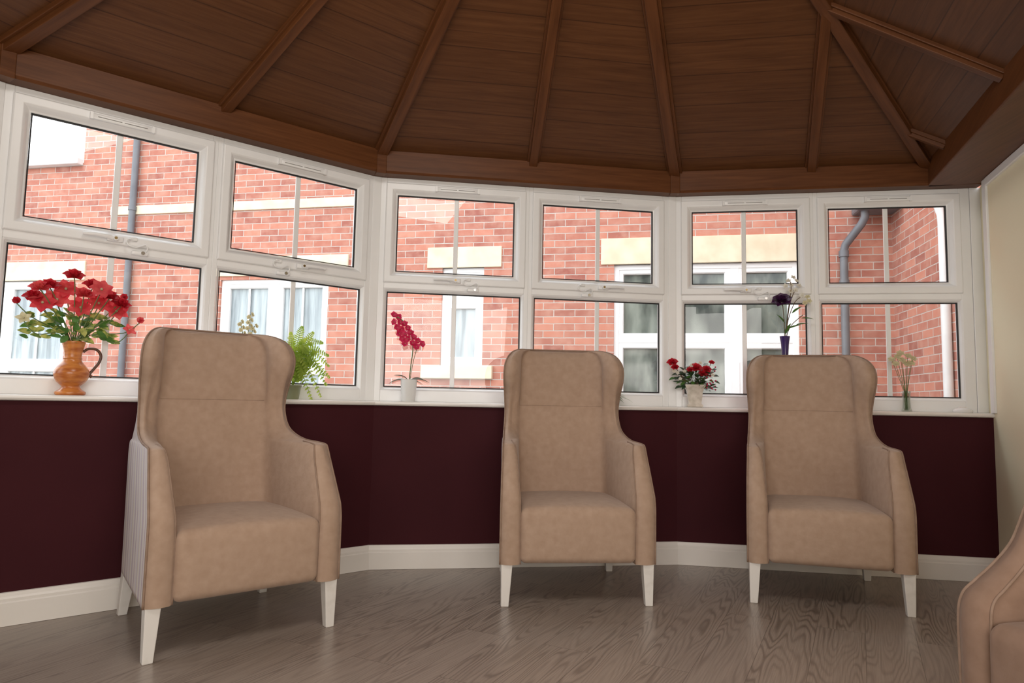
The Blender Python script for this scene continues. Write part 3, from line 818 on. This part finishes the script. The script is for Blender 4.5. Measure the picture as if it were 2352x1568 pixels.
# 3b trailing plant
e = root('trailing_plant', 'small green trailing plant in a white bowl', 'plant', (.58, 4.035, ZS), wallrot(2))
mb = MB(); mb.lathe([(.028, 0), (.032, .003), (.044, .05), (.045, .056), (.041, .056), (.038, .045)], 28); mb.obj('bowl', POTW, parent=e, smooth=True, angle=45)
mb = MB()
for k in range(26):
    a = rnd(0, 6.28); mb.petal((.02 * math.cos(a), .015 * math.sin(a), .052), (math.cos(a) * .8 + .25, -abs(math.sin(a)) * .4, rnd(-.1, .7)), (0, 0, 1), rnd(.05, .095), .02, bend=-.6, cup=.2)
mb.petal((.03, -.02, .05), (1, -.3, .1), (0, 0, 1), .12, .02, bend=-.6, cup=.2)
mb.obj('leaves', GREEN, parent=e, smooth=True, fixn=False)

# 4 red flowers in square stone pot
e = root('flower_pot', 'red roses and berries in a pale square stone pot', 'potted flowers', (1.083, 4.035, ZS), wallrot(3))
mb = MB(); mb.lathe([(.040, 0), (.046, .003), (.046, .014), (.038, .022), (.038, .03), (.046, .09), (.054, .112), (.060, .120), (.061, .132), (.054, .132), (.046, .115)], 48, sq=.75)
mb.obj('pot', POTS, parent=e, smooth=True, angle=40)
lf = MB(); st = MB()
for k in range(110):
    a = rnd(0, 6.28); rr = rnd(.01, .12); c = V((rr * math.cos(a), rr * .35 * math.sin(a) - .01, rnd(.12, .23) - rr * .1))
    lf.petal(c, (math.cos(a), -rnd(0, .6), rnd(-.4, .7)), (0, -.6, 1), rnd(.03, .05), rnd(.018, .026), bend=-.3, cup=.2, mi=random.choice([0, 0, 0, 1]))
lf.obj('leaves', [DKGREEN, GREEN], parent=e, smooth=True, fixn=False)
for (x, z, rr) in ((-.13, .265, .022), (-.115, .235, .016), (.005, .235, .025), (.065, .225, .020), (-.03, .222, .014), (.095, .265, .012), (.045, .20, .018)):
    st.tube([(0, 0, .12), (x * .5, -.01, .16), (x, -.02, z)], .002, 6)
    fb = MB(); rose(fb, (x, -.03, z), rr, (x, -.7, .8)); fb.obj('flower', RED, parent=e, smooth=True, fixn=False)
for (x, z) in ((-.10, .20), (-.085, .165), (.10, .19), (-.12, .21), (-.02, .245), (.03, .26), (-.06, .21)):
    fb = MB(); star(fb, (x, -.03, z), .013, (0, -1, .3), 5, wd=.7); fb.obj('flower', [WHITEF, CREAMF], parent=e, smooth=True, fixn=False)
for k in range(22):
    x = .085 + rnd(-.02, .035); z = rnd(.10, .25); st.tube([(.02, 0, .14), (x, -.02, z)], .001, 5)
    b2 = MB(); b2.lathe([(.001, -.005), (.0045, -.002), (.0045, .002), (.001, .005)], 8, M=Matrix.Translation((x, -.02 + rnd(-.02, .01), z)))
    b2.obj('berry', MAGENTA, parent=e, smooth=True)
st.obj('stems', BROWNSTEM, parent=e, smooth=True)

# 5 purple vase
e = root('flower_vase', 'tall slim purple vase with purple rose and white blossom', 'vase of flowers', (1.600, 3.985, ZS), wallrot(3))
mb = MB(); mb.lathe([(.034, 0), (.035, .004), (.020, .02), (.014, .06), (.013, .15), (.016, .28), (.022, .38), (.029, .425), (.026, .425), (.02, .37)], 28); mb.obj('vase', VASEP, parent=e, smooth=True, angle=45)
st = MB()
for pts in ([(0, 0, .38), (-.005, -.01, .52), (-.015, -.015, .64)], [(0, 0, .38), (.015, -.01, .55), (.035, -.02, .70), (.03, -.02, .75)], [(0, 0, .38), (.02, 0, .52), (.06, -.01, .63), (.105, -.015, .66)], [(0, 0, .38), (.03, 0, .48), (.10, -.01, .55)], [(0, 0, .38), (.012, -.01, .5), (.03, -.01, .62), (.06, -.01, .70)]):
    st.tube(catmull(pts, 4), .0022, 6)
st.obj('stems', BROWNSTEM, parent=e, smooth=True)
fb = MB(); rose(fb, (-.018, -.02, .64), .038, (-.2, -.7, .7)); fb.obj('flower', PURPLE, parent=e, smooth=True, fixn=False)
for (x, z) in ((.02, .75), (.048, .77), (.005, .72), (.035, .725), (.065, .75), (.06, .695), (.03, .69), (.095, .665), (.125, .655), (.135, .63), (.11, .62), (.08, .72)):
    fb = MB(); star(fb, (x, -.02, z), .019, (rnd(-.5, .5), -1, rnd(0, .8)), 5, wd=.5); fb.obj('flower', [CREAMF if x > .1 else WHITEF, CREAMF], parent=e, smooth=True, fixn=False)
lf = MB()
for (x, z, dx, dz) in ((.02, .47, 1, .5), (.06, .49, 1, .3), (.04, .56, .8, .8), (0, .50, -.5, .8), (.0, .44, .4, 1), (.09, .53, 1, .1), (-.01, .6, -.6, .7)): lf.petal((x, -.01, z), (dx, -.1, dz), (0, -.5, 1), .075, .022, bend=-.3, cup=.2)
lf.obj('leaves', GREEN, parent=e, smooth=True, fixn=False)

# 6 glass vase
def clear_glass():
    m = bpy.data.materials.new('clear_glass'); m.use_nodes = True; nt = m.node_tree; nt.nodes.clear()
    out = N(nt, 'ShaderNodeOutputMaterial'); mx = N(nt, 'ShaderNodeMixShader'); t = N(nt, 'ShaderNodeBsdfTransparent'); g = N(nt, 'ShaderNodeBsdfGlossy')
    g.inputs['Roughness'].default_value = .05; t.inputs[0].default_value = (.82, .86, .82, 1)
    lw = N(nt, 'ShaderNodeLayerWeight'); lw.inputs[0].default_value = .35
    nt.links.new(lw.outputs['Facing'], mx.inputs[0]); nt.links.new(t.outputs[0], mx.inputs[1]); nt.links.new(g.outputs[0], mx.inputs[2]); nt.links.new(mx.outputs[0], out.inputs[0])
    return m
CG = clear_glass()
e = root('bud_vase', 'small clear glass vase with cream artificial blossoms', 'vase of flowers', (2.222, 3.845, ZS), wallrot(3))
mb = MB(); mb.lathe([(.026, 0), (.027, .003), (.022, .02), (.019, .06), (.021, .10), (.024, .115), (.0225, .115), (.019, .10), (.017, .06), (.019, .02), (.01, .006)], 24); mb.obj('vase', CG, parent=e, smooth=True)
st = MB(); fl = [(-.075, .29), (-.045, .305), (-.02, .285), (.01, .31), (.035, .295), (.0, .265), (-.055, .265), (.025, .27), (-.03, .325)]
for x, z in fl:
    st.tube(catmull([(rnd(-.008, .008), 0, .01), (x * .2, 0, .12), (x, -.01, z)], 4), .0014, 5)
    fb = MB(); star(fb, (x, -.015, z), .025, (x * 3, -.8, .7), 6, wd=.55); fb.obj('flower', [CREAMF, WHITEF], parent=e, smooth=True, fixn=False)
st.obj('stems', STEM, parent=e, smooth=True)

# 7 white sensor
e = root('alarm_sensor', 'small round white plastic sensor lying on the sill', 'sensor', (2.50, 3.79, ZS), wallrot(3))
mb = MB(); mb.lathe([(.046, 0), (.048, .004), (.048, .012), (.040, .020), (.028, .026), (.012, .029), (.001, .030)], 32); mb.obj('housing', POTW, parent=e, smooth=True)
mb = MB(); mb.lathe([(.020, .0265), (.020, .031), (.016, .033), (.001, .034)], 24); mb.obj('button', SILLM, parent=e, smooth=True)

# ------------------------------------------------------------------ exterior
dF = V((.9806, -.1961)); nF = V((-.1961, -.9806))
O = V((0, 7.3))
MF = Matrix(((dF.x, -dF.y, 0, O.x), (dF.y, dF.x, 0, O.y), (0, 0, 1, -.05), (0, 0, 0, 1)))
def holes_wall(name, M, xs0, xs1, H, holes, label, reveal=.1):
    xs = sorted({xs0, xs1} | {h[0] for h in holes} | {h[1] for h in holes}); zs = sorted({0, H} | {h[2] for h in holes} | {h[3] for h in holes})
    mb = MB()
    for i in range(len(xs) - 1):
        for j in range(len(zs) - 1):
            cx = (xs[i] + xs[i + 1]) / 2; cz = (zs[j] + zs[j + 1]) / 2
            if any(h[0] < cx < h[1] and h[2] < cz < h[3] for h in holes): continue
            mb.add([(xs[i], 0, zs[j]), (xs[i + 1], 0, zs[j]), (xs[i + 1], 0, zs[j + 1]), (xs[i], 0, zs[j + 1])], [(0, 1, 2, 3)])
    for h in holes:
        a = [(h[0], h[2]), (h[1], h[2]), (h[1], h[3]), (h[0], h[3])]
        for k in range(4):
            q, s = a[k], a[(k + 1) % 4]
            mb.add([(q[0], 0, q[1]), (s[0], 0, s[1]), (s[0], reveal, s[1]), (q[0], reveal, q[1])], [(0, 1, 2, 3)])
    o = mb.obj(name, BRICK, uvs=lambda co, p, vi: (co.x + co.y, co.z), fixn=False)
    o.matrix_world = M; struct(o, label, 'wall'); return o
S = 1 / .9806
hA = (-7.4 * S, -5.53 * S, 0, 2.36); hB = (-3.46 * S, -2.11 * S, 0, 2.33); hC = (-.785 * S, -.32 * S, 1.34, 2.42); hD = (1.06 * S, 2.85 * S, 0, 2.42)
holes_wall('wall_brick_main', MF, -5.45 * S, 3.70 * S, 5.6, [hB, hC, hD], 'red brick house wall outside the windows')
holes_wall('wall_brick_low', MF, -12, -5.45 * S, 3.86, [hA], 'lower red brick wall of the house outside')
cor = V((3.70, 7.3 - .2 * 3.70))
MS = Matrix(((nF.x, nF.y * -1, 0, cor.x), (nF.y, nF.x, 0, cor.y), (0, 0, 1, -.05), (0, 0, 0, 1)))
holes_wall('wall_brick_side', MS, 0, 2.55, 5.6, [], 'red brick side wall of the house outside')
def stone(x0, x1, z0, z1, d=.02, lab='cream stone lintel in the brick wall'):
    global tn
    mb = MB(); mb.box(x0 * S, x1 * S, -d, .09, z0, z1); o = mb.obj('trim_%d' % tn, STONE, bevel=.006); tn += 1
    o.matrix_world = MF; struct(o, lab, 'stone lintel')
stone(-7.7, -5.3, 2.36, 2.60); stone(-3.68, -1.88, 2.37, 2.60); stone(-.955, -.13, 2.42, 2.65); stone(.925, 2.95, 2.42, 2.70)
stone(-.98, -.20, 1.20, 1.34, .06, 'cream stone window sill on the brick wall')
stone(-5.0, -1.6, 3.16, 3.27, .02, 'cream stone band across the brick wall')
def unit(name, h, cols, label, pane, split=(), cat='window', bars=True):
    x0, x1, z0, z1 = h; mb = MB(); w = (x1 - x0) / cols
    mb.ring((x0, x1, z0, z1), [(0, .1), (0, .03), (.05, .03), (.06, .05), (.06, .09)])
    for c in range(cols):
        a = x0 + c * w; zz = [z0 + .02] + list(split) + [z1 - .02]
        for k in range(len(zz) - 1):
            mb.ring((a + .035, a + w - .035, zz[k] + .015, zz[k + 1] - .015), [(0, .09), (0, .04), (.055, .04), (.065, .055), (.065, .09)])
            if bars: mb.box(a + w / 2 - .012, a + w / 2 + .012, .062, .078, zz[k] + .08, zz[k + 1] - .08)
        if c: mb.box(a - .04, a + .04, .035, .09, z0, z1)
        for s in split: mb.box(a, a + w, .036, .09, s - .02, s + .02)
    o = mb.obj(name, UPVC, fixn=True); o.matrix_world = MF; struct(o, label, cat)
    g = MB(); g.add([(x0 + .04, .085, z0 + .04), (x1 - .04, .085, z0 + .04), (x1 - .04, .085, z1 - .04), (x0 + .04, .085, z1 - .04)], [(0, 1, 2, 3)])
    g.obj('glass', pane, parent=o)
    return o
unit('door_1', hA, 2, 'white framed french doors in the brick wall', GLASSY, (1.30,), cat='door')
unit('door_2', hB, 2, 'white framed french doors with pale curtains', GLASSY, (1.30,), cat='door')
unit('window_9', hC, 1, 'narrow white framed window with pale blind', GLASSY, (2.05,), bars=False)
unit('door_3', hD, 3, 'wide white framed patio doors with dark glass', DARKPANE, (1.62,), cat='door', bars=False)
mb = MB(); mb.box(-12, -5.45 * S, -.10, .0, 3.82, 3.90); o = mb.obj('trim_%d' % tn, WHITEP, bevel=.01); tn += 1; o.matrix_world = MF; struct(o, 'white fascia board along the low roof edge', 'fascia')
def clips(e, zs, r, hh):
    for z in zs:
        mb = MB(); mb.tube([(0, 0, z), (0, 0, z + hh)], r, 14)
        mb.obj('pipe_clip', GREYP, parent=e, smooth=True, angle=50)
e = root('drain_pipe', 'straight grey plastic drain pipe on the brick wall', 'drain pipe', MF @ V((-4.76, -.05, 0)), math.atan2(dF.y, dF.x))
mb = MB(); mb.tube([(0, 0, 0), (0, 0, 5.2)], .038, 14); mb.obj('pipe', GREYP, parent=e, smooth=True, angle=50)
clips(e, (.6, 1.9, 3.2, 4.5), .046, .05)
e = root('drain_pipe', 'grey plastic drain pipe with angled neck under a gutter', 'drain pipe', MF @ V((3.25 * S, -.06, 0)), math.atan2(dF.y, dF.x))
mb = MB(); mb.tube([(0, 0, 0), (0, 0, 2.50), (.015, -.01, 2.56), (.14, -.10, 2.74), (.165, -.12, 2.80), (.17, -.12, 2.90)], .038, 16); mb.obj('pipe', GREYP, parent=e, smooth=True, angle=50)
clips(e, (.7, 2.15, 2.44), .046, .06)
mb = MB(); mb.box(3.34 * S, 3.74 * S, -.34, -.0, 2.86, 2.98); o = mb.obj('trim_%d' % tn, GREYP, bevel=.02); tn += 1; o.matrix_world = MF; struct(o, 'grey gutter end in the corner of the brick walls', 'gutter')
q = cor + nF * 1.25
e = root('drain_pipe', 'white plastic drain pipe on the side brick wall', 'drain pipe', (q.x - .04, q.y, -.05), 0)
mb = MB(); mb.tube([(0, 0, 0), (0, 0, 2.45), (-.005, .0, 2.52), (-.05, .03, 2.72), (-.055, .035, 2.78), (-.055, .035, 3.6)], .036, 14); mb.obj('pipe', WHITEP, parent=e, smooth=True, angle=50)
mb = MB(); mb.add([(-40, -30, -.065), (40, -30, -.065), (40, 40, -.065), (-40, 40, -.065)], [(0, 1, 2, 3)])
struct(mb.obj('ground', PAVE), 'grey paving outside', 'ground')

# ------------------------------------------------------------------ lights
wd = bpy.data.worlds.new('world'); scene.world = wd; wd.use_nodes = True
bg = wd.node_tree.nodes['Background']; bg.inputs[0].default_value = (.92, .96, 1.0, 1); bg.inputs[1].default_value = 3.6
def area(name, loc, target, sx, sy, en, col):
    l = bpy.data.lights.new(name, 'AREA'); l.shape = 'RECTANGLE'; l.size = sx; l.size_y = sy; l.energy = en; l.color = col
    o = bpy.data.objects.new(name, l); scene.collection.objects.link(o); o.location = loc
    o.rotation_euler = (V(target) - V(loc)).to_track_quat('-Z', 'Y').to_euler(); return o
area('rear_room_light', (.1, -1.5, 1.45), (.1, 3.2, .7), 3.0, 1.7, 90, (1.0, .955, .90))
area('overhead_fill', (-.1, 1.1, 3.0), (.05, 1.9, 0), 1.0, 1.0, 28, (1.0, .94, .87))  # added fill from above to brighten floor and sill, no fitting there
